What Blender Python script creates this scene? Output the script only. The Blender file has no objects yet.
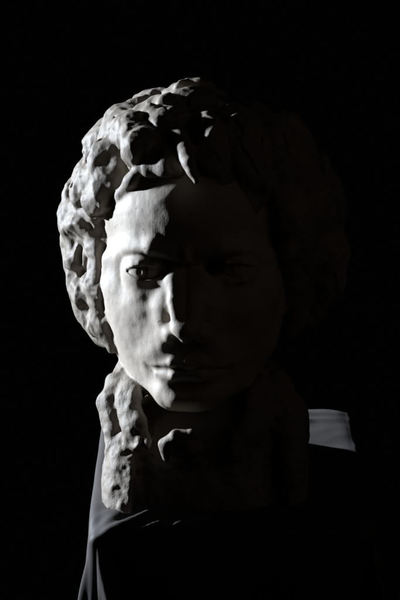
import bpy, math, random
import numpy as np
from mathutils import Vector

# ------------------------------------------------------------------ frame
# Modelling frame ("view frame", millimetres): X right, Y away, Z up.
# The world is that frame pitched, so the plinth top comes out level.
PITCH = math.radians(16.0)
SP, CP = math.sin(PITCH), math.cos(PITCH)
DIST = 2000.0
BASE_Z = -216.0 * CP                       # plinth top (height along world up)
TOP = 0.95                                 # plinth height in metres

def to_world(P):
    P = np.asarray(P, dtype=np.float64)
    X, Y, Z = P[..., 0], P[..., 1], P[..., 2]
    return np.stack([X, Y * CP + Z * SP, Y * -SP + Z * CP - BASE_Z + TOP * 1000], -1) * 0.001

def wv(x, y, z):
    return Vector(to_world((x, y, z)))

# ------------------------------------------------------------------ camera, light, exposure
scene = bpy.context.scene
col = scene.collection
cam_d = bpy.data.cameras.new('camera')
cam = bpy.data.objects.new('camera', cam_d); col.objects.link(cam)
cam.location = wv(0, -DIST, 0)
cam.rotation_euler = (wv(0, 0, 0) - cam.location).to_track_quat('-Z', 'Y').to_euler()
cam_d.sensor_fit = 'VERTICAL'; cam_d.sensor_height = 24.0
cam_d.lens = 24.0 * DIST / 600.0
cam_d.clip_start = 0.05; cam_d.clip_end = 50
scene.camera = cam

world = bpy.data.worlds.new('World'); scene.world = world
world.use_nodes = True
bg = world.node_tree.nodes['Background']
bg.inputs['Color'].default_value = (1.0, 0.92, 0.86, 1); bg.inputs['Strength'].default_value = 0.0005

def lamp(name, kind, pos, target, energy, color, **kw):
    d = bpy.data.lights.new(name, kind); d.energy = energy; d.color = color
    for k, v in kw.items(): setattr(d, k, v)
    o = bpy.data.objects.new(name, d); col.objects.link(o)
    o.location = pos
    o.rotation_euler = (target - pos).to_track_quat('-Z', 'Y').to_euler()
    return o

L_AZ, L_EL, L_D = math.radians(15), math.radians(17), 2600.0
aim = wv(-20, 40, -20)
key = lamp('key_lamp', 'SPOT', wv(-20 - L_D * math.cos(L_EL) * math.cos(L_AZ), 40 + L_D * math.cos(L_EL) * math.sin(L_AZ), -20 + L_D * math.sin(L_EL)),
           aim, 930.0, (0.89, 1.0, 1.15), spot_size=math.radians(24), spot_blend=0.3, shadow_soft_size=0.055)
fill = lamp('bounce_fill', 'AREA', wv(1100, -900, 500), wv(40, 0, -40), 0.26, (1.0, 0.80, 0.66), shape='DISK', size=1.2)  # added weak fill, standing in for light bounced by the room

vs = scene.view_settings
vs.view_transform = 'Standard'; vs.look = 'None'; vs.exposure = 0.0; vs.gamma = 1.0

# ------------------------------------------------------------------ materials
def new_mat(name):
    m = bpy.data.materials.new(name); m.use_nodes = True
    nt = m.node_tree
    return m, nt, nt.nodes['Principled BSDF']

def clay_material(name, base, light, rough_bump):
    m, nt, b = new_mat(name)
    N, L = nt.nodes.new, nt.links.new
    tc = N('ShaderNodeTexCoord')
    n1 = N('ShaderNodeTexNoise'); n1.inputs['Scale'].default_value = 22; n1.inputs['Detail'].default_value = 6
    L(tc.outputs['Object'], n1.inputs['Vector'])
    cr = N('ShaderNodeValToRGB')
    cr.color_ramp.elements[0].position = .3; cr.color_ramp.elements[0].color = (*base, 1)
    cr.color_ramp.elements[1].position = .7; cr.color_ramp.elements[1].color = (*light, 1)
    L(n1.outputs['Fac'], cr.inputs['Fac'])
    # small dark specks in the clay
    v = N('ShaderNodeTexNoise'); v.inputs['Scale'].default_value = 190; v.inputs['Detail'].default_value = 2
    L(tc.outputs['Object'], v.inputs['Vector'])
    mr = N('ShaderNodeMapRange'); mr.inputs[1].default_value = .68; mr.inputs[2].default_value = .76
    L(v.outputs['Fac'], mr.inputs[0])
    mx = N('ShaderNodeMix'); mx.data_type = 'RGBA'
    L(mr.outputs[0], mx.inputs[0]); L(cr.outputs[0], mx.inputs[6])
    mx.inputs[7].default_value = (base[0] * .55, base[1] * .5, base[2] * .45, 1)
    L(mx.outputs[2], b.inputs['Base Color'])
    b.inputs['Roughness'].default_value = .62
    b.inputs['Specular IOR Level'].default_value = .35
    # tool marks and grain
    n2 = N('ShaderNodeTexNoise'); n2.inputs['Scale'].default_value = 95; n2.inputs['Detail'].default_value = 7
    n2.inputs['Roughness'].default_value = .62
    L(tc.outputs['Object'], n2.inputs['Vector'])
    mp = N('ShaderNodeMapping'); mp.inputs['Rotation'].default_value = (.4, .9, .5); mp.inputs['Scale'].default_value = (300, 90, 60)
    L(tc.outputs['Object'], mp.inputs['Vector'])
    n3 = N('ShaderNodeTexNoise'); n3.inputs['Scale'].default_value = 1; n3.inputs['Detail'].default_value = 3
    L(mp.outputs[0], n3.inputs['Vector'])
    b1 = N('ShaderNodeBump'); b1.inputs['Strength'].default_value = rough_bump; b1.inputs['Distance'].default_value = .0022
    L(n2.outputs['Fac'], b1.inputs['Height'])
    b2 = N('ShaderNodeBump'); b2.inputs['Strength'].default_value = rough_bump * .5; b2.inputs['Distance'].default_value = .0012
    L(n3.outputs['Fac'], b2.inputs['Height']); L(b1.outputs[0], b2.inputs['Normal'])
    L(b2.outputs[0], b.inputs['Normal'])
    return m

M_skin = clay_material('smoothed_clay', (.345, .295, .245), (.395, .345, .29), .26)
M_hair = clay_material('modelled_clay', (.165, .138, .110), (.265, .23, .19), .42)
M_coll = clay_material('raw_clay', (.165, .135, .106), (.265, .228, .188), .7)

M_cloth, nt, b = new_mat('black_satin')
b.inputs['Base Color'].default_value = (.068, .062, .059, 1)
b.inputs['Roughness'].default_value = .55
b.inputs['Specular IOR Level'].default_value = .12
b.inputs['Sheen Weight'].default_value = .03; b.inputs['Sheen Roughness'].default_value = .4
tc = nt.nodes.new('ShaderNodeTexCoord')
wn = nt.nodes.new('ShaderNodeTexNoise'); wn.inputs['Scale'].default_value = 900; wn.inputs['Detail'].default_value = 2
bp = nt.nodes.new('ShaderNodeBump'); bp.inputs['Strength'].default_value = .15; bp.inputs['Distance'].default_value = .0006
nt.links.new(tc.outputs['Object'], wn.inputs['Vector']); nt.links.new(wn.outputs['Fac'], bp.inputs['Height'])
nt.links.new(bp.outputs[0], b.inputs['Normal'])

M_wood, nt, b = new_mat('dark_wood')
tc = nt.nodes.new('ShaderNodeTexCoord')
wn = nt.nodes.new('ShaderNodeTexWave'); wn.inputs['Scale'].default_value = 9; wn.inputs['Distortion'].default_value = 5
cr = nt.nodes.new('ShaderNodeValToRGB')
cr.color_ramp.elements[0].color = (.03, .02, .014, 1); cr.color_ramp.elements[1].color = (.06, .04, .028, 1)
nt.links.new(tc.outputs['Object'], wn.inputs['Vector']); nt.links.new(wn.outputs['Fac'], cr.inputs['Fac'])
nt.links.new(cr.outputs[0], b.inputs['Base Color']); b.inputs['Roughness'].default_value = .5

# ------------------------------------------------------------------ implicit sculpting
VOX = 1.5
X0, X1, Y0, Y1, Z0, Z1 = -165., 165., -112., 232., -236., 243.
ax = np.arange(X0, X1, VOX, dtype=np.float32)
ay = np.arange(Y0, Y1, VOX, dtype=np.float32)
az = np.arange(Z0, Z1, VOX, dtype=np.float32)
SHAPE = (len(ax), len(ay), len(az))
LO = np.array([X0, Y0, Z0])

# head frame: turned a little to the left of the picture, chin down
HC = np.array([-7.0, 62.0, 32.0])
YAW, NOD = math.radians(-4.0), math.radians(11.0)
cy_, sy_, cn_, sn_ = math.cos(YAW), math.sin(YAW), math.cos(NOD), math.sin(NOD)
RN = np.array([[1, 0, 0], [0, cn_, -sn_], [0, sn_, cn_]])
RY = np.array([[cy_, -sy_, 0], [sy_, cy_, 0], [0, 0, 1]])
RH = RY @ RN                                # head -> view
def h2v(p): return RH @ np.array(p, float) + HC

def field(): return np.full(SHAPE, 60.0, np.float32)

def box(c, r):
    s = []
    for i, a in enumerate((ax, ay, az)):
        lo = int(np.clip(math.floor((c[i] - r[i] - LO[i]) / VOX), 0, len(a)))
        hi = int(np.clip(math.ceil((c[i] + r[i] - LO[i]) / VOX) + 1, 0, len(a)))
        s.append(slice(lo, hi))
    return tuple(s)

def coords(s, off=(0, 0, 0)):
    return (ax[s[0]][:, None, None] - np.float32(off[0]), ay[s[1]][None, :, None] - np.float32(off[1]), az[s[2]][None, None, :] - np.float32(off[2]))

def smin(a, b, k):
    if k <= 0: return np.minimum(a, b)
    h = np.maximum(k - np.abs(a - b), 0) / k
    return np.minimum(a, b) - h * h * k * .25

def merge(F, s, d, k, sub):
    if sub: F[s] = -smin(-F[s], d, k)
    else: F[s] = smin(F[s], d, k)

def ell(F, c, r, k=8, sub=False, rot=None, head=True):
    """ellipsoid; centre in the head frame (head=True) or view frame; rot = extra rotation matrix"""
    R = np.eye(3)
    if rot is not None: R = rot
    if head: c = h2v(c); R = RH @ R
    m = max(r) + k + 8
    s = box(c, (m, m, m))
    x, y, z = coords(s, c)
    R = R.astype(np.float32)
    u = (R[0, 0] * x + R[1, 0] * y + R[2, 0] * z); v = (R[0, 1] * x + R[1, 1] * y + R[2, 1] * z); w = (R[0, 2] * x + R[1, 2] * y + R[2, 2] * z)
    k0 = np.sqrt((u / r[0]) ** 2 + (v / r[1]) ** 2 + (w / r[2]) ** 2)
    k1 = np.sqrt((u / r[0] ** 2) ** 2 + (v / r[1] ** 2) ** 2 + (w / r[2] ** 2) ** 2) + 1e-6
    merge(F, s, (k0 * (k0 - 1) / k1).astype(np.float32), k, sub)

def chain(F, pts, rad, k=4, sub=False, head=True, flat=None):
    """tapered capsule chain through pts; rad per point; flat = (direction, factor) squashes along a direction"""
    P = [h2v(p) if head else np.array(p, float) for p in pts]
    rad = [rad] * len(P) if np.isscalar(rad) else list(rad)
    mx = max(rad) * (flat[1] if flat else 1) + k + 7
    lo = np.min(P, 0) - mx; hi = np.max(P, 0) + mx
    s = box((lo + hi) / 2, (hi - lo) / 2)
    if any(q.stop <= q.start for q in s): return
    x, y, z = coords(s)
    d = None
    for a, b_, ra, rb in zip(P[:-1], P[1:], rad[:-1], rad[1:]):
        ab = (b_ - a).astype(np.float32); l2 = float(ab @ ab) + 1e-6
        px, py, pz = x - np.float32(a[0]), y - np.float32(a[1]), z - np.float32(a[2])
        t = np.clip((px * ab[0] + py * ab[1] + pz * ab[2]) / np.float32(l2), 0, 1)
        qx, qy, qz = px - t * ab[0], py - t * ab[1], pz - t * ab[2]
        q2 = qx * qx + qy * qy + qz * qz
        if flat is not None:
            n = flat[0]; qn = qx * np.float32(n[0]) + qy * np.float32(n[1]) + qz * np.float32(n[2])
            # wider everywhere except along n
            f2 = flat[1] ** 2
            q2 = (q2 - qn * qn) / np.float32(f2) + qn * qn
        e = np.sqrt(q2) - (ra + t * np.float32(rb - ra))
        d = e if d is None else smin(d, e, 2.0)
    merge(F, s, d, k, sub)

def both(fn, F, c, *a, **kw):
    for sgn in (1, -1):
        if isinstance(c, list): fn(F, [(p[0] * sgn, p[1], p[2]) for p in c], *a, **kw)
        else: fn(F, (c[0] * sgn, c[1], c[2]), *a, **kw)

nrng = np.random.default_rng(11)
def noise(spacing, stretch=(1, 1, 1)):
    """smooth (cubic B-spline) lattice noise over the whole volume"""
    mats = []
    for a, st in zip((ax, ay, az), stretch):
        g = (a - a[0]) / (spacing * st); n = int(g[-1]) + 5
        i = np.floor(g).astype(int); t = g - i
        w = np.stack([(1 - t) ** 3, 3 * t ** 3 - 6 * t ** 2 + 4, -3 * t ** 3 + 3 * t ** 2 + 3 * t + 1, t ** 3], 1) / 6
        B = np.zeros((len(a), n), np.float32)
        for j in range(4): B[np.arange(len(a)), i + j] = w[:, j]
        mats.append(B)
    lat = nrng.normal(0, 1.9, [m.shape[1] for m in mats]).astype(np.float32)
    r = np.tensordot(mats[0], lat, (1, 0))
    r = np.tensordot(r, mats[1], (1, 1)).transpose(0, 2, 1)
    return np.tensordot(r, mats[2], (2, 1))

def scoops(F, spacing, amp, band, seed, warp=None, power=1.0):
    """thumb-pressed hollows with crisp ridges between them (cellular, near the surface only)"""
    near = np.argwhere(np.abs(F) < band)
    P = (near * np.float32(VOX) / np.float32(spacing)).astype(np.float32)
    if warp is not None: P = P + warp[tuple(near.T)][:, None] * np.array((.35, -.3, .4), np.float32)
    P -= P.min(0)
    tab = np.random.default_rng(seed).random((31, 31, 31, 3)).astype(np.float32)
    c = np.floor(P).astype(np.int32); fr = P - c
    best = np.full(len(P), 9, np.float32)
    for i in (-1, 0, 1):
        for j in (-1, 0, 1):
            for k in (-1, 0, 1):
                q = tab[(c[:, 0] + i) % 31, (c[:, 1] + j) % 31, (c[:, 2] + k) % 31]
                dx = q[:, 0] + i - fr[:, 0]; dy = q[:, 1] + j - fr[:, 1]; dz = q[:, 2] + k - fr[:, 2]
                np.minimum(best, dx * dx + dy * dy + dz * dz, out=best)
    F[tuple(near.T)] += np.float32(amp) * (np.float32(.45) - np.sqrt(best) ** power)

# ---- the head ------------------------------------------------------
head = field()
ell(head, (0, 22, 58), (93, 112, 108), 0)                       # cranium
ell(head, (0, -14, 63), (85, 82, 66), 20)                       # forehead
ell(head, (0, -6, -22), (92, 75, 106), 20)                     # face mass
both(chain, head, [(74, 2, -36), (64, -8, -72), (44, -46, -102), (20, -70, -113)], [14, 16, 17, 16], 22)   # jaw
both(ell, head, (62, -39, -8), (24, 23, 20), 26)               # cheekbones
ell(head, (0, -61, -78), (45, 36.5, 38), 20)                      # tooth mound
ell(head, (0, -79, -112), (31, 21, 18), 16)                     # chin
both(ell, head, (9, -93, -114), (9, 7, 8), 10)
both(chain, head, [(6, -90, 29), (34, -88, 34), (60, -69, 32), (80, -42, 18)], [8, 10, 8, 7], 16)         # brow
both(ell, head, (45, -101, 13), (30, 25, 17), 10, True)         # eye sockets
both(ell, head, (27, -94, 9), (13, 29, 15), 7, True)
both(ell, head, (90, -78, 44), (9, 18, 24), 26, True)          # temples
both(ell, head, (70, -88, 9), (14, 17, 16), 14, True)            # outer corner of the socket
# nose
chain(head, [(-11, -84.5, 27), (-12, -95.5, 10), (-12, -109, -12), (-8, -120, -36)], [5, 4.5, 5, 6.5], 3)
chain(head, [(11, -82, 27), (12, -91, 10), (12, -104, -12), (9, -117, -36)], [6, 5.5, 6, 7], 4)
chain(head, [(-5.5, -83.5, 27), (-6, -94, 10), (-6, -107.5, -12), (-4, -119, -36)], [6, 5.5, 6, 7], 4)
chain(head, [(5, -83, 27), (5.5, -92.5, 10), (6, -106, -12), (4, -118.5, -36)], [6, 5.5, 6, 7], 4)
chain(head, [(0, -84, 0), (0, -96, -38)], [16, 19], 10)
both(chain, head, [(20, -84, -14), (26, -84, -40), (33, -74, -74)], [8, 11, 11], 12)
ell(head, (0, -120, -40), (12, 11, 10), 6)
both(ell, head, (16, -103, -46), (9, 12, 9), 8)
ell(head, (0, -110, -49), (7, 12, 6), 6)
both(ell, head, (22, -91, -53), (9, 11, 13), 10)
both(ell, head, (8, -110, -55), (4.5, 7, 4), 3, True)
# mouth
chain(head, [(-36, -85, -83), (-15, -98.5, -76), (0, -100.5, -77), (15, -98.5, -76), (36, -85, -83)], [2.5, 5, 5, 5, 2.5], 8)
chain(head, [(-31, -86, -90), (-13, -98, -92), (13, -98, -92), (31, -86, -90)], [2.5, 6, 6, 2.5], 8)
chain(head, [(-42, -84, -87), (-22, -101, -83.5), (0, -110, -82.5), (22, -101, -83.5), (42, -84, -87)], [1.8, 1.6, 1.6, 1.6, 1.8], 3, True)
ell(head, (0, -86, -65), (22, 15, 13), 10)
both(ell, head, (44, -87, -88), (5, 6, 5), 8, True)
ell(head, (0, -104, -101), (22, 7, 6), 10, True)                 # under the lower lip
# eyes: ball, lids, carved iris
def eye(sg):
    R = 26.0 if sg < 0 else 21.0
    c = np.array((-37.5, -67.5, 12.0)) if sg < 0 else np.array((46.0, -66, 12.0))
    ball = field(); ell(ball, c, (R, R - .5, R - .5), 0)
    lid = field(); ell(lid, c + (0, 0.5, 0), (R + 2.1, R + 2.0, R + 1.4), 0)
    # almond opening: two big lens shapes, long in depth
    up = field(); ell(up, c + np.array((sg * 4.0, -14, -14.2)), (27, 40, 22.0), 0)
    lw = field(); ell(lw, c + np.array((sg * 2.5, -14, 14.8)), (28, 40, 21.5), 0)
    opening = np.maximum(up, lw)
    lid = -smin(-lid, opening, 1.5)
    # folds of the upper lid
    ch = [(c[0] - sg * 19, c[1] - 13, c[2] + 3), (c[0] - sg * 7, c[1] - 22, c[2] + 10), (c[0] + sg * 9, c[1] - 20.5, c[2] + 10), (c[0] + sg * 25, c[1] - 8, c[2] + 1)]
    chain(lid, ch, [2.2, 2.6, 2.4, 1.4], 2.0)
    ch = [(c[0] - sg * 18, c[1] - 13, c[2] - 4), (c[0] - sg * 4, c[1] - 21, c[2] - 9.5), (c[0] + sg * 10, c[1] - 19, c[2] - 9), (c[0] + sg * 23, c[1] - 9, c[2] - 2)]
    chain(lid, ch, [1.8, 2.4, 2.2, 1.2], 2.0)
    # carved iris ring and pupil
    g = c + np.array((-10.0 if sg < 0 else -2.0, 0, 1.0))
    g[1] = c[1] - math.sqrt(R * R - (g[0] - c[0]) ** 2)
    ax_n = (g - c) / np.linalg.norm(g - c); s1 = np.cross(ax_n, (0, 0, 1.0)); s1 /= np.linalg.norm(s1); s2 = np.cross(s1, ax_n)
    ring = [c + ax_n * (R - 1.0) + s1 * 7.2 * math.cos(t) + s2 * 7.2 * math.sin(t) for t in np.linspace(.3, 5.6, 15)]
    if sg > 0: chain(ball, ring, .45, 2.0, True)
    else: chain(ball, ring[4:12], .5, 2.0, True)
    ell(ball, g + (0, -.4, 0), (2.8, 1.7, 3.0), 2.0, True)
    return smin(ball, lid, .8)
for sg in (1, -1):
    head[:] = smin(head, eye(sg), 3.0)
both(chain, head, [(46, -68, -13), (29, -80, -7), (16, -91, 5)], [10, 10, 7], 14)
both(ell, head, (36, -72, -24), (20, 17, 16), 18)
both(ell, head, (21, -88, -16), (10, 12, 18), 12)
both(ell, head, (21, -91, -22), (9, 12, 12), 10)
both(ell, head, (21, -93, -37), (9, 10, 10), 10)
both(ell, head, (25, -84, -67), (12, 11, 11), 10)
# bags under the eyes, furrows of the brow
both(ell, head, (40, -50, -42), (34, 25, 42), 26)
both(chain, head, [(7, -101, 30), (8, -104, 44)], [1.5, 1], 6, True)
# ears (mostly under the hair) and neck
both(ell, head, (92, 14, -6), (9, 20, 30), 6)
both(ell, head, (92, 6, -36), (9, 10, 12), 5)
chain(head, [(0, 26, -70), (0, 40, -230)], [50, 52], 18)
head += .7 * noise(24) + .3 * noise(9) + .14 * noise(4.2)

# ---- hair -----------------------------------------------------------
hair = field()
EC, ER = np.array((-1.0, 92.0, 95.0)), np.array((126.0, 118.0, 119.0))
def hp(px, py, off=0.0):
    """a point of the hair's surface seen at a pixel of the picture"""
    Y = EC[1] - 60
    for _ in range(4):
        k = (DIST + Y) / DIST
        X, Z = (px - 200.0) * k, (300.0 - py) * k
        q = ((X - EC[0]) / ER[0]) ** 2 + ((Z - EC[2]) / ER[2]) ** 2
        Y = EC[1] - ER[1] * math.sqrt(max(0.0, 1 - q)) - off
    return np.array((X, Y, Z))
ell(hair, EC + (0, 14, 4), ER - (17, 20, 16), 0, head=False)
# face opening
face_c = h2v((0, -120, -12))
ell(hair, (0, -112, 10), (82, 84, 92), 10, True)
both(ell, hair, (100, -62, -14), (42, 72, 84), 12, True)
rnd = random.Random(5)
def lock(pts, r, k=2.2, flat=1.5, strands=1, groove=True):
    P = [np.array(p, float) for p in pts]
    n = (np.mean(P, 0) - EC) / ER; n /= np.linalg.norm(n)
    R = [r * (.75 + .35 * math.sin(math.pi * (i + .6) / len(P))) for i in range(len(P))]; R[-1] *= .45
    chain(hair, P, R, k, head=False, flat=(n, flat))
    t = P[-1] - P[0]; t /= np.linalg.norm(t); sd = np.cross(n, t)
    for q in range(strands):
        o = rnd.uniform(-.95, .95) * r
        chain(hair, [p + sd * (o + rnd.uniform(-2.5, 2.5)) + n * r * rnd.uniform(.45, .75) for p in P], [x * .4 for x in R], 2, head=False)
    o = rnd.uniform(-.6, .6) * r
    if groove: chain(hair, [p + sd * (o + rnd.uniform(-2, 2)) + n * r * .98 for p in P], [x * .18 for x in R], 2, True, head=False)
# locks flowing from the crown all over the shell
crown = np.array((12.0, 120.0, 200.0))
for i in range(180):
    z = 1 - 2 * (i + .5) / 180; ph = i * 2.39996
    d = np.array((math.cos(ph) * math.sqrt(1 - z * z), math.sin(ph) * math.sqrt(1 - z * z), z))
    p = EC + d * (ER - 6)
    if p[2] < -42 + 10 * rnd.random(): continue
    if 2 < p[0] < 72 and p[2] > 172 and p[1] < 112: continue
    if p[0] < -12 and p[1] < 92: continue                       # modelled by hand below
    v = np.linalg.inv(RH) @ (p - HC)
    if v[1] < (6 if v[2] < 52 else -28) and v[2] < 88: continue     # the face
    pts = []; phs = rnd.uniform(0, 6.28); wob = rnd.uniform(.35, .9)
    step = rnd.uniform(10, 14)
    for j in range(rnd.choice((4, 5, 6))):
        nn = (p - EC) / ER ** 2; nn /= np.linalg.norm(nn)
        fl = p - crown; fl -= nn * (fl @ nn); fl /= np.linalg.norm(fl) + 1e-6
        sd = np.cross(nn, fl)
        bump = rnd.uniform(-3, 5) + 4 * math.sin(j * 1.9 + phs)
        pts.append(p + nn * bump)
        q = p + step * (fl + sd * wob * math.sin(phs + j * 1.25))
        dd = (q - EC) / ER; p = EC + dd / np.linalg.norm(dd) * (ER - 5)
        if p[2] < -48 or (2 < p[0] < 72 and p[2] > 172 and p[1] < 112): break
        v = np.linalg.inv(RH) @ (p - HC)
        if v[1] < (2 if v[2] < 46 else -40) and v[2] < 72: break
    if len(pts) > 2: lock(pts, rnd.uniform(10, 16))
# the locks that catch the light, placed after the photograph
def L_(pl, r, **kw): lock([hp(*p) for p in pl], r, **{'strands': 0, 'groove': r > 9, 'k': 1.6, **kw})
ell(hair, (-118, 84, 56), (26, 50, 52), 8, head=False)
ell(hair, (-112, 84, 14), (26, 46, 44), 8, head=False)
ell(hair, (-103, 80, -20), (16, 40, 28), 8, head=False)
ell(hair, (-96, 92, 40), (15, 64, 56), 6, head=False)
ell(hair, (-94, 92, -14), (14, 56, 34), 6, head=False)
# the hair beside the lit cheek falls back from the face
SN = np.array((-.79, -.61, .0)); S0 = np.array((-101.0, 46.0, 0.0))
xx, yy, zz = coords(np.s_[:, :, :])
slope = (SN[0] * (xx - S0[0]) + SN[1] * (yy - S0[1]) - np.maximum(zz - 55, 0) * 1.2 - np.maximum(xx + 86, 0) * 3 + np.maximum(10 - zz, 0) * .3).astype(np.float32)
hair[:] = -smin(-hair, -slope, 6)
def sp(px, py, off):
    X = (px - 200.0) * 1.03
    return np.array((X, S0[1] + (S0[0] - X) * 1.295 - off + max(py - 290, 0) * .49, (300.0 - py) * 1.03))
def SL(pl, r, **kw): lock([sp(*p) for p in pl], r, **{'strands': 0, 'k': 2.5, **kw})
for pl, r in [([(106, 202, 5), (101, 222, 6)], 8), ([(93, 206, 3), (89, 226, 5), (92, 240, 3)], 10), ([(74, 208, 3), (71, 226, 5), (76, 242, 3)], 11),
              ([(98, 228, 5), (94, 250, 6), (96, 268, 5)], 8), ([(86, 244, 3), (84, 258, 6), (88, 274, 3)], 10), ([(74, 246, 3), (76, 264, 5), (80, 282, 3)], 10),
              ([(96, 270, 4), (96, 290, 5), (99, 306, 4)], 7.5), ([(88, 280, 3), (88, 296, 5), (92, 308, 2)], 8), ([(80, 286, 3), (85, 302, 4), (91, 316, 2)], 9),
              ([(98, 306, 4), (102, 322, 5), (107, 336, 4)], 8), ([(93, 314, 2), (100, 328, 4), (107, 342, 3)], 8), ([(102, 330, 4), (110, 347, 5)], 7)]:
    near = pl[0][0] >= 96
    SL([(x + 1, y, o + 1) if near else (x, y, o - 3) for x, y, o in pl], r, flat=1.35, k=4)
for q in [(92, 236, 6), (93, 304, 5)]:
    ell(hair, sp(*q), (4, 12, 6), 3, True, head=False)
# crown and temple
ell(hair, hp(168, 140, 0), (26, 28, 17), 6, True, head=False)
L_([(172, 95, 4), (184, 88, 6), (197, 87, 7), (214, 93, 5)], 8)
L_([(157, 107, 8), (168, 105, 12), (182, 99, 10)], 8)
L_([(178, 108, 10), (188, 106, 10)], 6)
L_([(143, 114, 8), (151, 117, 15), (158, 120, 23), (169, 131, 22)], 8)
L_([(111, 140, 4), (119, 127, 7), (128, 117, 7), (140, 116, 9)], 9)
L_([(119, 122, 12), (131, 132, 22), (139, 146, 26), (132, 158, 20)], 12)
L_([(118, 142, 9), (107, 156, 9), (98, 173, 7)], 14)
L_([(120, 150, 8), (112, 168, 8), (112, 186, 4)], 9)
L_([(94, 178, 5), (84, 187, 5), (75, 199, 5)], 12)
L_([(106, 182, 5), (100, 196, 2), (104, 212, -4)], 11)
L_([(67, 212, 3), (80, 210, 2), (98, 214, -4)], 9)
L_([(146, 148, 10), (158, 156, 20), (172, 161, 22), (184, 160, 18)], 9)
ell(hair, hp(128, 106, 8), (5, 9, 4), 2, True, head=False)
ell(hair, hp(75, 203, 12), (5, 9, 4), 3, True, head=False); ell(hair, hp(91, 200, 12), (4, 9, 4), 3, True, head=False)
L_([(211, 94, 1), (204, 89, 3), (192, 88, 4), (182, 92, 6)], 8)
L_([(73, 228, 0), (70, 212, 0), (72, 196, 0), (82, 178, 0)], 10)
L_([(322, 168, 0), (332, 192, 0), (336, 214, 0), (334, 240, 0)], 10)
L_([(334, 226, 0), (336, 256, 0), (332, 286, 0), (320, 312, 0)], 9)
# fringe over the forehead
L_([(207, 126, 4), (214, 138, 12), (212, 158, 16), (222, 176, 12)], 11)
L_([(232, 118, 0), (242, 132, 8), (244, 154, 12), (258, 176, 8), (262, 196, 4)], 12)
L_([(262, 122, 0), (276, 140, 6), (280, 166, 8), (294, 190, 6)], 13)
L_([(300, 160, 6), (312, 184, 6), (318, 206, 4), (330, 224, 2)], 12)
L_([(282, 196, 6), (296, 216, 8), (300, 244, 8), (312, 268, 6), (312, 296, 2)], 12)
L_([(322, 236, 2), (326, 262, 2), (322, 290, 0), (312, 318, 0)], 12)
L_([(290, 250, 10), (294, 276, 10), (300, 304, 8), (294, 330, 6)], 9)
wp = noise(26)
hair += 1.6 * noise(20)
scoops(hair, 25.0, 1.8, 10.0, 21, wp)
hair += 2.4 * np.abs(noise(17, (1, 1, 1.7))) - 2.0
hair += 1.3 * np.abs(noise(9, (1, 1, 1.5))) - 1.0
hair += .6 * np.abs(noise(5)) - .5
# the fringe hanging over the forehead
L_([(138, 160, 10), (152, 164, 18), (166, 164, 21), (184, 157, 20)], 9)
L_([(160, 146, 16), (166, 156, 22), (171, 165, 22)], 6)
L_([(148, 163, 19), (140, 168, 20), (131, 181, 16), (121, 194, 7), (113, 204, -3)], 5.5, flat=1.2)
chain(hair, [hp(178, 136, 12), hp(184, 150, 30), hp(189, 163, 38), hp(196, 181, 41)], [10, 9, 7, 3.4], 3, head=False)
hair += .5 * noise(8) + .25 * noise(4.2)

# ---- collar and cravat ------------------------------------------------
coll = field()
def vp(px, py, Y): 
    s = (DIST + Y) / DIST
    return np.array(((px - 200) * s, Y, (300 - py) * s))
def V(pl): return [vp(*p) for p in pl]
ell(coll, vp(204, 486, 82), (104, 76, 112), 0, head=False)
ell(coll, vp(196, 430, -24), (44, 50, 60), 22, True, head=False)          # hollow under the chin
chain(coll, V([(121, 367, 62), (113, 382, 50), (109, 400, 42), (113, 424, 36)]), [4.5, 6.5, 7.5, 6], 4, head=False, flat=((-.75, -.6, .2), 1.5))
chain(coll, V([(123, 376, 52), (127, 398, 30), (135, 422, 14), (143, 442, 7)]), [4, 7.5, 7.5, 4.5], 2, head=False, flat=((-.62, -.74, .25), 2.0))
chain(coll, V([(120, 378, 44), (117, 404, 30), (122, 430, 22)]), [1.0, 1.6, 1.6], 4, True, head=False)
ell(coll, vp(121, 474, 52), (16, 42, 52), 5, head=False)
chain(coll, V([(120, 369, 66), (127, 379, 56), (134, 389, 47)]), [5, 6.5, 5], 3, head=False)
ell(coll, vp(125, 406, 60), (15, 26, 44), 6, head=False)
chain(coll, V([(112, 420, 40), (115, 448, 34)]), [7, 9], 6, head=False)
ell(coll, vp(276, 412, 56), (16, 26, 44), 6, head=False)
ell(coll, vp(204, 474, 126), (94, 92, 96), 10, head=False)  # unseen back mass, added with the next ellipsoids to shade the cloth
ell(coll, vp(246, 476, 146), (56, 78, 84), 10, head=False)
ell(coll, vp(266, 480, 152), (36, 70, 74), 10, head=False)
chain(coll, V([(119, 444, 30), (120, 475, 20), (120, 514, 14)]), [6, 8, 8], 4, head=False, flat=((-.66, -.74, .1), 2.2))
ell(coll, vp(142, 478, 2), (10, 26, 36), 6, True, head=False)
chain(coll, V([(272, 372, 66), (284, 392, 52), (294, 414, 44), (297, 436, 42)]), [6, 9, 11, 9], 6, head=False, flat=((.75, -.6, .2), 1.4))
chain(coll, V([(268, 378, 54), (262, 404, 30), (250, 430, 12), (238, 450, 4)]), [6, 9, 9, 5], 4, head=False, flat=((.62, -.74, .25), 1.9))
ell(coll, vp(289, 474, 52), (20, 42, 54), 6, head=False)
chain(coll, V([(274, 394, 44), (276, 424, 26), (270, 470, 10)]), [2, 3, 3], 4, True, head=False)
chain(coll, V([(124, 368, 72), (160, 372, 140), (204, 376, 158), (250, 372, 140), (272, 374, 72)]), [8, 12, 13, 12, 9], 12, head=False)
coll += 1.6 * noise(24)
scoops(coll, 19.0, 1.4, 8.0, 31, wp)
coll += 1.3 * np.abs(noise(11, (1, 1, 1.6))) - 1.0
coll += .5 * noise(5)
rough = noise(3.4)
coll += rough * np.clip((-110 - az[None, None, :]) / 60, .12, .5).astype(np.float32)
knot = field()
chain(knot, V([(166, 458, -6), (166, 444, -14), (176, 436, -18), (190, 434, -17), (199, 440, -12)]), [5, 6.5, 7, 6, 4], 3, head=False)
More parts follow.
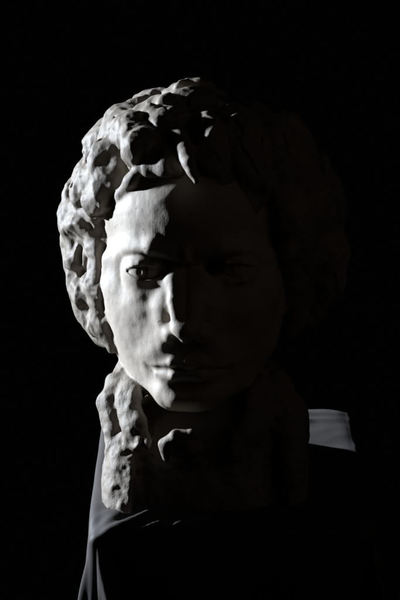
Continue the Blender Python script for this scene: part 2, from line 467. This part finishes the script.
chain(knot, V([(178, 452, -14), (190, 448, -18), (200, 450, -12)]), [7, 7.5, 5], 4, head=False)
chain(knot, V([(184, 440, -4), (192, 456, 4), (194, 468, 22)]), [9, 9, 6], 6, head=False)
chain(knot, V([(176, 449, -24), (184, 446, -27)]), [2.5, 2.5], 2, True, head=False)
ell(knot, vp(198, 466, 30), (15, 14, 18), 8, head=False)
knot += .9 * noise(9) + .5 * noise(4.5)

# one body of clay: blend the pieces, cut the foot level, keep who owns what
allf = smin(smin(head, hair, 4.0), smin(coll, knot, 3.0), 3.0)
Yg, Zg = ay[None, :, None], az[None, None, :]
foot = (BASE_Z + 1.2) - (Yg * np.float32(-SP) + Zg * np.float32(CP))        # > 0 below the plinth top
allf = np.maximum(allf, foot.astype(np.float32) * np.ones_like(ax)[:, None, None])

def surface_nets(F):
    S = (F < 0)
    n = np.array(F.shape)
    c = S[:-1, :-1, :-1].astype(np.int8)
    tot = np.zeros(n - 1, np.int8)
    corners = [(i, j, k) for i in (0, 1) for j in (0, 1) for k in (0, 1)]
    for i, j, k in corners: tot += S[i:n[0] - 1 + i, j:n[1] - 1 + j, k:n[2] - 1 + k]
    cells = np.argwhere((tot > 0) & (tot < 8))
    idx = np.full(n - 1, -1, np.int32); idx[tuple(cells.T)] = np.arange(len(cells))
    acc = np.zeros((len(cells), 3)); cnt = np.zeros(len(cells))
    val = {cc: F[cells[:, 0] + cc[0], cells[:, 1] + cc[1], cells[:, 2] + cc[2]].astype(np.float64) for cc in corners}
    for a in corners:
        for d in range(3):
            if a[d]: continue
            b_ = list(a); b_[d] = 1; b_ = tuple(b_)
            va, vb = val[a], val[b_]
            m = (va < 0) != (vb < 0)
            t = np.where(m, va / np.where(m, va - vb, 1), 0)
            pt = np.tile(np.array(a, float), (len(cells), 1)); pt[:, d] += t
            acc[m] += pt[m]; cnt[m] += 1
    verts = (cells + acc / cnt[:, None]) * VOX + LO
    quads = []
    for d in range(3):
        e1, e2 = (d + 1) % 3, (d + 2) % 3
        sl0 = [slice(None)] * 3; sl1 = [slice(None)] * 3
        sl0[d] = slice(0, -1); sl1[d] = slice(1, None)
        A, B = S[tuple(sl0)], S[tuple(sl1)]
        ed = np.argwhere(A != B)
        ok = (ed[:, e1] > 0) & (ed[:, e2] > 0) & (ed[:, e1] < n[e1] - 1) & (ed[:, e2] < n[e2] - 1)
        ed = ed[ok]; flip = A[tuple(ed.T)]
        q = []
        for o1, o2 in ((1, 1), (0, 1), (0, 0), (1, 0)):
            c2 = ed.copy(); c2[:, e1] -= o1; c2[:, e2] -= o2
            q.append(idx[tuple(c2.T)])
        q = np.stack(q, 1)
        q[~flip] = q[~flip][:, ::-1]
        quads.append(q)
    return verts, np.concatenate(quads)

verts, quads = surface_nets(allf)

def sample(F, P):
    g = (P - LO) / VOX
    g = np.clip(g, 0, np.array(F.shape) - 1.001); i = g.astype(int); t = g - i
    r = 0
    for a in (0, 1):
        for b_ in (0, 1):
            for c in (0, 1):
                w = (t[:, 0] if a else 1 - t[:, 0]) * (t[:, 1] if b_ else 1 - t[:, 1]) * (t[:, 2] if c else 1 - t[:, 2])
                r = r + w * F[i[:, 0] + a, i[:, 1] + b_, i[:, 2] + c]
    return r

e = .9
nrm = np.stack([sample(allf, verts + np.eye(3)[d] * e) - sample(allf, verts - np.eye(3)[d] * e) for d in range(3)], 1)
nrm /= np.linalg.norm(nrm, axis=1)[:, None] + 1e-9
cen = verts[quads].mean(1)
own = np.argmin(np.stack([sample(f, cen) for f in (head, hair, coll, knot)], 1), 1)
WV = to_world(verts)
WN = to_world(nrm) - to_world(np.zeros(3)); WN /= np.linalg.norm(WN, axis=1)[:, None] + 1e-9

# ------------------------------------------------------------------ objects
def link(name, me, mat, parent=None):
    o = bpy.data.objects.new(name, me); col.objects.link(o)
    me.materials.append(mat)
    if parent: o.parent = parent; o.matrix_parent_inverse = parent.matrix_world.inverted()
    return o

bust = bpy.data.objects.new('portrait_bust', None); col.objects.link(bust)
bust.empty_display_size = .05
base_pt = to_world(vp(204, 500, 80)); bust.location = (base_pt[0], base_pt[1], TOP)
bust['label'] = 'pale clay portrait bust of a curly haired young man with open collar'
bust['category'] = 'bust'
bpy.context.view_layer.update()

def clay_piece(name, which, mat):
    f = quads[own == which]
    used, inv = np.unique(f, return_inverse=True)
    inv = inv.reshape(f.shape)
    P = WV[used] - np.array(bust.location)
    me = bpy.data.meshes.new(name)
    me.from_pydata(P.tolist(), [], inv.tolist())
    me.polygons.foreach_set('use_smooth', np.ones(len(f), bool))
    me.normals_split_custom_set_from_vertices(WN[used].tolist())
    me.update()
    o = bpy.data.objects.new(name, me); col.objects.link(o); me.materials.append(mat); o.parent = bust
    return o
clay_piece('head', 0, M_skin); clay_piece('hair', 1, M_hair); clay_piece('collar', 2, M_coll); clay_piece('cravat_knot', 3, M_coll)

# ---- plinth and cloth ------------------------------------------------
def on_top(px, py):
    """world point of the plinth top seen at a pixel"""
    d = np.array((px - 200.0, DIST, 300.0 - py))
    o = np.array((0, -DIST, 0.0))
    h = lambda p: p[1] * -SP + p[2] * CP - BASE_Z
    t = -h(o) / (h(d + o) - h(o))
    return to_world(o + d * t)

RX0, RX1, RY0, RY1 = -112.0, 177.0, -77.0, 266.0        # plinth top, mm in the world's plan
HANG, STEP, ROUND = 290.0, 2.5, 9.0
def plan_noise(n, sp, seed):
    g = np.random.default_rng(seed).normal(0, 1, (n, n))
    def f(x, y):
        u, v = (x + 600) / sp, (y + 600) / sp
        i, j = np.floor(u).astype(int), np.floor(v).astype(int); a, b_ = u - i, v - j
        a = a * a * (3 - 2 * a); b_ = b_ * b_ * (3 - 2 * b_)
        i %= n - 1; j %= n - 1
        return (g[i, j] * (1 - a) + g[i + 1, j] * a) * (1 - b_) + (g[i, j + 1] * (1 - a) + g[i + 1, j + 1] * a) * b_
    return f
us = np.arange(RX0 - HANG, RX1 + HANG + 1, STEP); vs_ = np.arange(RY0 - HANG, RY1 + HANG + 1, STEP)
U, Vv = np.meshgrid(us, vs_, indexing='ij')
CX, CY = np.clip(U, RX0 + ROUND, RX1 - ROUND), np.clip(Vv, RY0 + ROUND, RY1 - ROUND)
DX, DY = U - CX, Vv - CY
D = np.hypot(DX, DY); Dn = np.maximum(D, 1e-6); NX, NY = DX / Dn, DY / Dn
AM = math.radians(86)
a = np.minimum(D / ROUND, AM)
hor, ver = ROUND * np.sin(a), ROUND * (1 - np.cos(a))
S_ = np.maximum(D - ROUND * AM, 0)
th = np.degrees(np.arctan2(np.abs(DY), np.abs(DX)))          # 0 = to the side, 90 = front or back
corner = (np.abs(DX) > 1e-6) & (np.abs(DY) > 1e-6)
n1, n2 = plan_noise(40, 46, 3), plan_noise(120, 17, 4)
# folds hang in pleats: along the sides the pleats follow the edge, round the corners they fan out
edge = np.where(np.abs(DX) > 1e-6, CY, CX)
flare_side = .05 + .05 * np.sin(edge / 31.0 + 1.3 * np.sin(edge / 57.0) + np.where(DX < 0, .4, 2.1))
fan = .19 + .2 * np.cos(np.radians((th - 6) * 6.0)) + .04 * np.sin(np.radians(2 * th))
w = np.sin(np.radians(2 * np.clip(th, 0, 90))) ** .5 if True else 0
fl_right = np.where((DX > 0), .16 * np.sin(np.radians(2 * th)), 0)
flare = np.where(corner, fan * np.clip(w * 1.6, 0, 1) + flare_side * (1 - np.clip(w * 1.6, 0, 1)) + fl_right, flare_side)
ramp = 1 - np.exp(-S_ / 22)
flare = np.where(corner & (DX < 0) & (DY < 0), .0 + .12 * np.exp(-((th - 2) / 18) ** 2), flare)
flare = np.where((DX < 0) & (DY > 0), .02 + .02 * np.sin(np.radians(th * 8)), flare)
flare = np.where((DX < 0) & ~corner, .03 + .02 * np.sin(edge / 31.0), flare)
pleat = (.10 + 4.5 / (S_ + 9)) * np.exp(-((CX - RX0 - ROUND - .2 * S_) / (4.5 + .03 * S_)) ** 2) * (1 - np.exp(-S_ / 5))
fl = flare * ramp + .03 + np.where((np.abs(DX) < 1e-6) & (DY < 0), pleat, 0)
hor = hor + S_ * fl; ver = ver + S_ * np.sqrt(np.maximum(1 - fl * fl, .2))
CXo, CYo = CX + NX * hor, CY + NY * hor
CZ = TOP * 1000 + 1.0 - ver
# creases on the top, drawn towards the near left corner, and general crumpling
def crease(p, q, h, wd):
    p, q = np.array(p), np.array(q); d = q - p; L2 = d @ d
    t = np.clip(((U - p[0]) * d[0] + (Vv - p[1]) * d[1]) / L2, 0, 1)
    r = np.hypot(U - p[0] - t * d[0], Vv - p[1] - t * d[1])
    return h * np.sin(math.pi * np.clip(t * .9 + .1, 0, 1)) ** .7 * np.exp(-(r / wd) ** 2)
top_w = np.exp(-S_ / 18)
ridge = 2.5 * np.exp(-((U + 96 + 5 * np.sin(Vv / 30)) / 9) ** 2) * np.clip((66 - Vv) / 60, 0, 1) * np.clip((Vv + 102) / 30, 0, 1)
fs = (-.45 * U + .89 * Vv) + 9 * n1(U * .8, Vv * .8) + 3 * np.sin(U / 37)
Zt = ridge + 5.0 * (.5 + .5 * np.cos(2 * math.pi * fs / 19)) ** 1.2 * np.clip((140 - U) / 120, .35, 1) * np.clip((-34 - Vv) / 18, 0, 1) * np.clip((U + 112) / 30, 0, 1) * np.clip((60 - U) / 60, 0, 1) + 1.3 * n1(U, Vv) + .35 * n2(U, Vv)
Zt += crease((-114, -82), (-10, -50), 5, 6) + crease((-114, -72), (-52, -42), 4, 6) + crease((-106, -88), (40, -64), 4, 6)
Zt += crease((152, 244), (40, 236), 3, 10) + crease((150, 222), (40, 208), 3, 10) + crease((180, -84), (100, 6), 5, 12)
sag = np.clip((-44 - CY) / 26, 0, 1) ** 2 * 9 + 13 * np.exp(-((CX + 108) / 30) ** 2) * np.clip((-28 - CY) / 45, 0, 1) ** 1.3 + np.clip((CX - 60) / 110, 0, 1) ** 2 * np.clip((120 - CY) / 100, 0, 1) * 8
sag = sag + np.clip((CX - 156) / 21, 0, 1) ** 2 * 4
CZ = CZ + Zt * top_w - sag
side = (1 - top_w) * 1.6 * n1(U * .8 + 90, Vv * .8)
CXo = CXo + NX * side; CYo = CYo + NY * side
nu, nv = U.shape
PT = np.stack([CXo, CYo, CZ], -1).reshape(-1, 3) * .001
ii = np.arange(nu * nv).reshape(nu, nv)
Q = np.stack([ii[:-1, :-1], ii[1:, :-1], ii[1:, 1:], ii[:-1, 1:]], -1).reshape(-1, 4)
org = np.array(((RX0 + RX1) / 2000, (RY0 + RY1) / 2000, TOP))
me = bpy.data.meshes.new('draped_cloth')
me.from_pydata((PT - org).tolist(), [], Q.tolist())
me.polygons.foreach_set('use_smooth', np.ones(len(Q), bool)); me.update()
cloth = link('draped_cloth', me, M_cloth); cloth.location = org
cloth['label'] = 'black satin cloth draped over the plinth under the clay bust'
cloth['category'] = 'cloth'
sm = cloth.modifiers.new('thickness', 'SOLIDIFY'); sm.thickness = .0012; sm.offset = -1

import bmesh
def plinth_part(name, x0, x1, y0, y1, z0, z1, bev, parent):
    bm = bmesh.new(); bmesh.ops.create_cube(bm, size=1)
    for v in bm.verts:
        v.co = Vector(((x0 + x1) / 2 + v.co.x * (x1 - x0), (y0 + y1) / 2 + v.co.y * (y1 - y0), (z0 + z1) / 2 + v.co.z * (z1 - z0))) * .001
    bmesh.ops.bevel(bm, geom=bm.edges[:], offset=bev * .001, segments=3, affect='EDGES', profile=.5)
    me = bpy.data.meshes.new(name); bm.to_mesh(me); bm.free()
    o = bpy.data.objects.new(name, me); col.objects.link(o); me.materials.append(M_wood); o.parent = parent
    return o
pl = bpy.data.objects.new('plinth', None); col.objects.link(pl)
pl.location = (org[0], org[1], 0)
pl['label'] = 'tall box plinth standing hidden under the black draped cloth'; pl['category'] = 'plinth'
hw, hd = (RX1 - RX0) / 2 - 4, (RY1 - RY0) / 2 - 4
plinth_part('plinth_top', -hw, hw, -hd, hd, TOP * 1000 - 60, TOP * 1000 - 9, 34, pl)
plinth_part('plinth_body', -hw + 14, hw - 14, -hd + 14, hd - 14, 80, TOP * 1000 - 40, 3, pl)
plinth_part('plinth_foot', -hw, hw, -hd, hd, 0, 80, 6, pl)
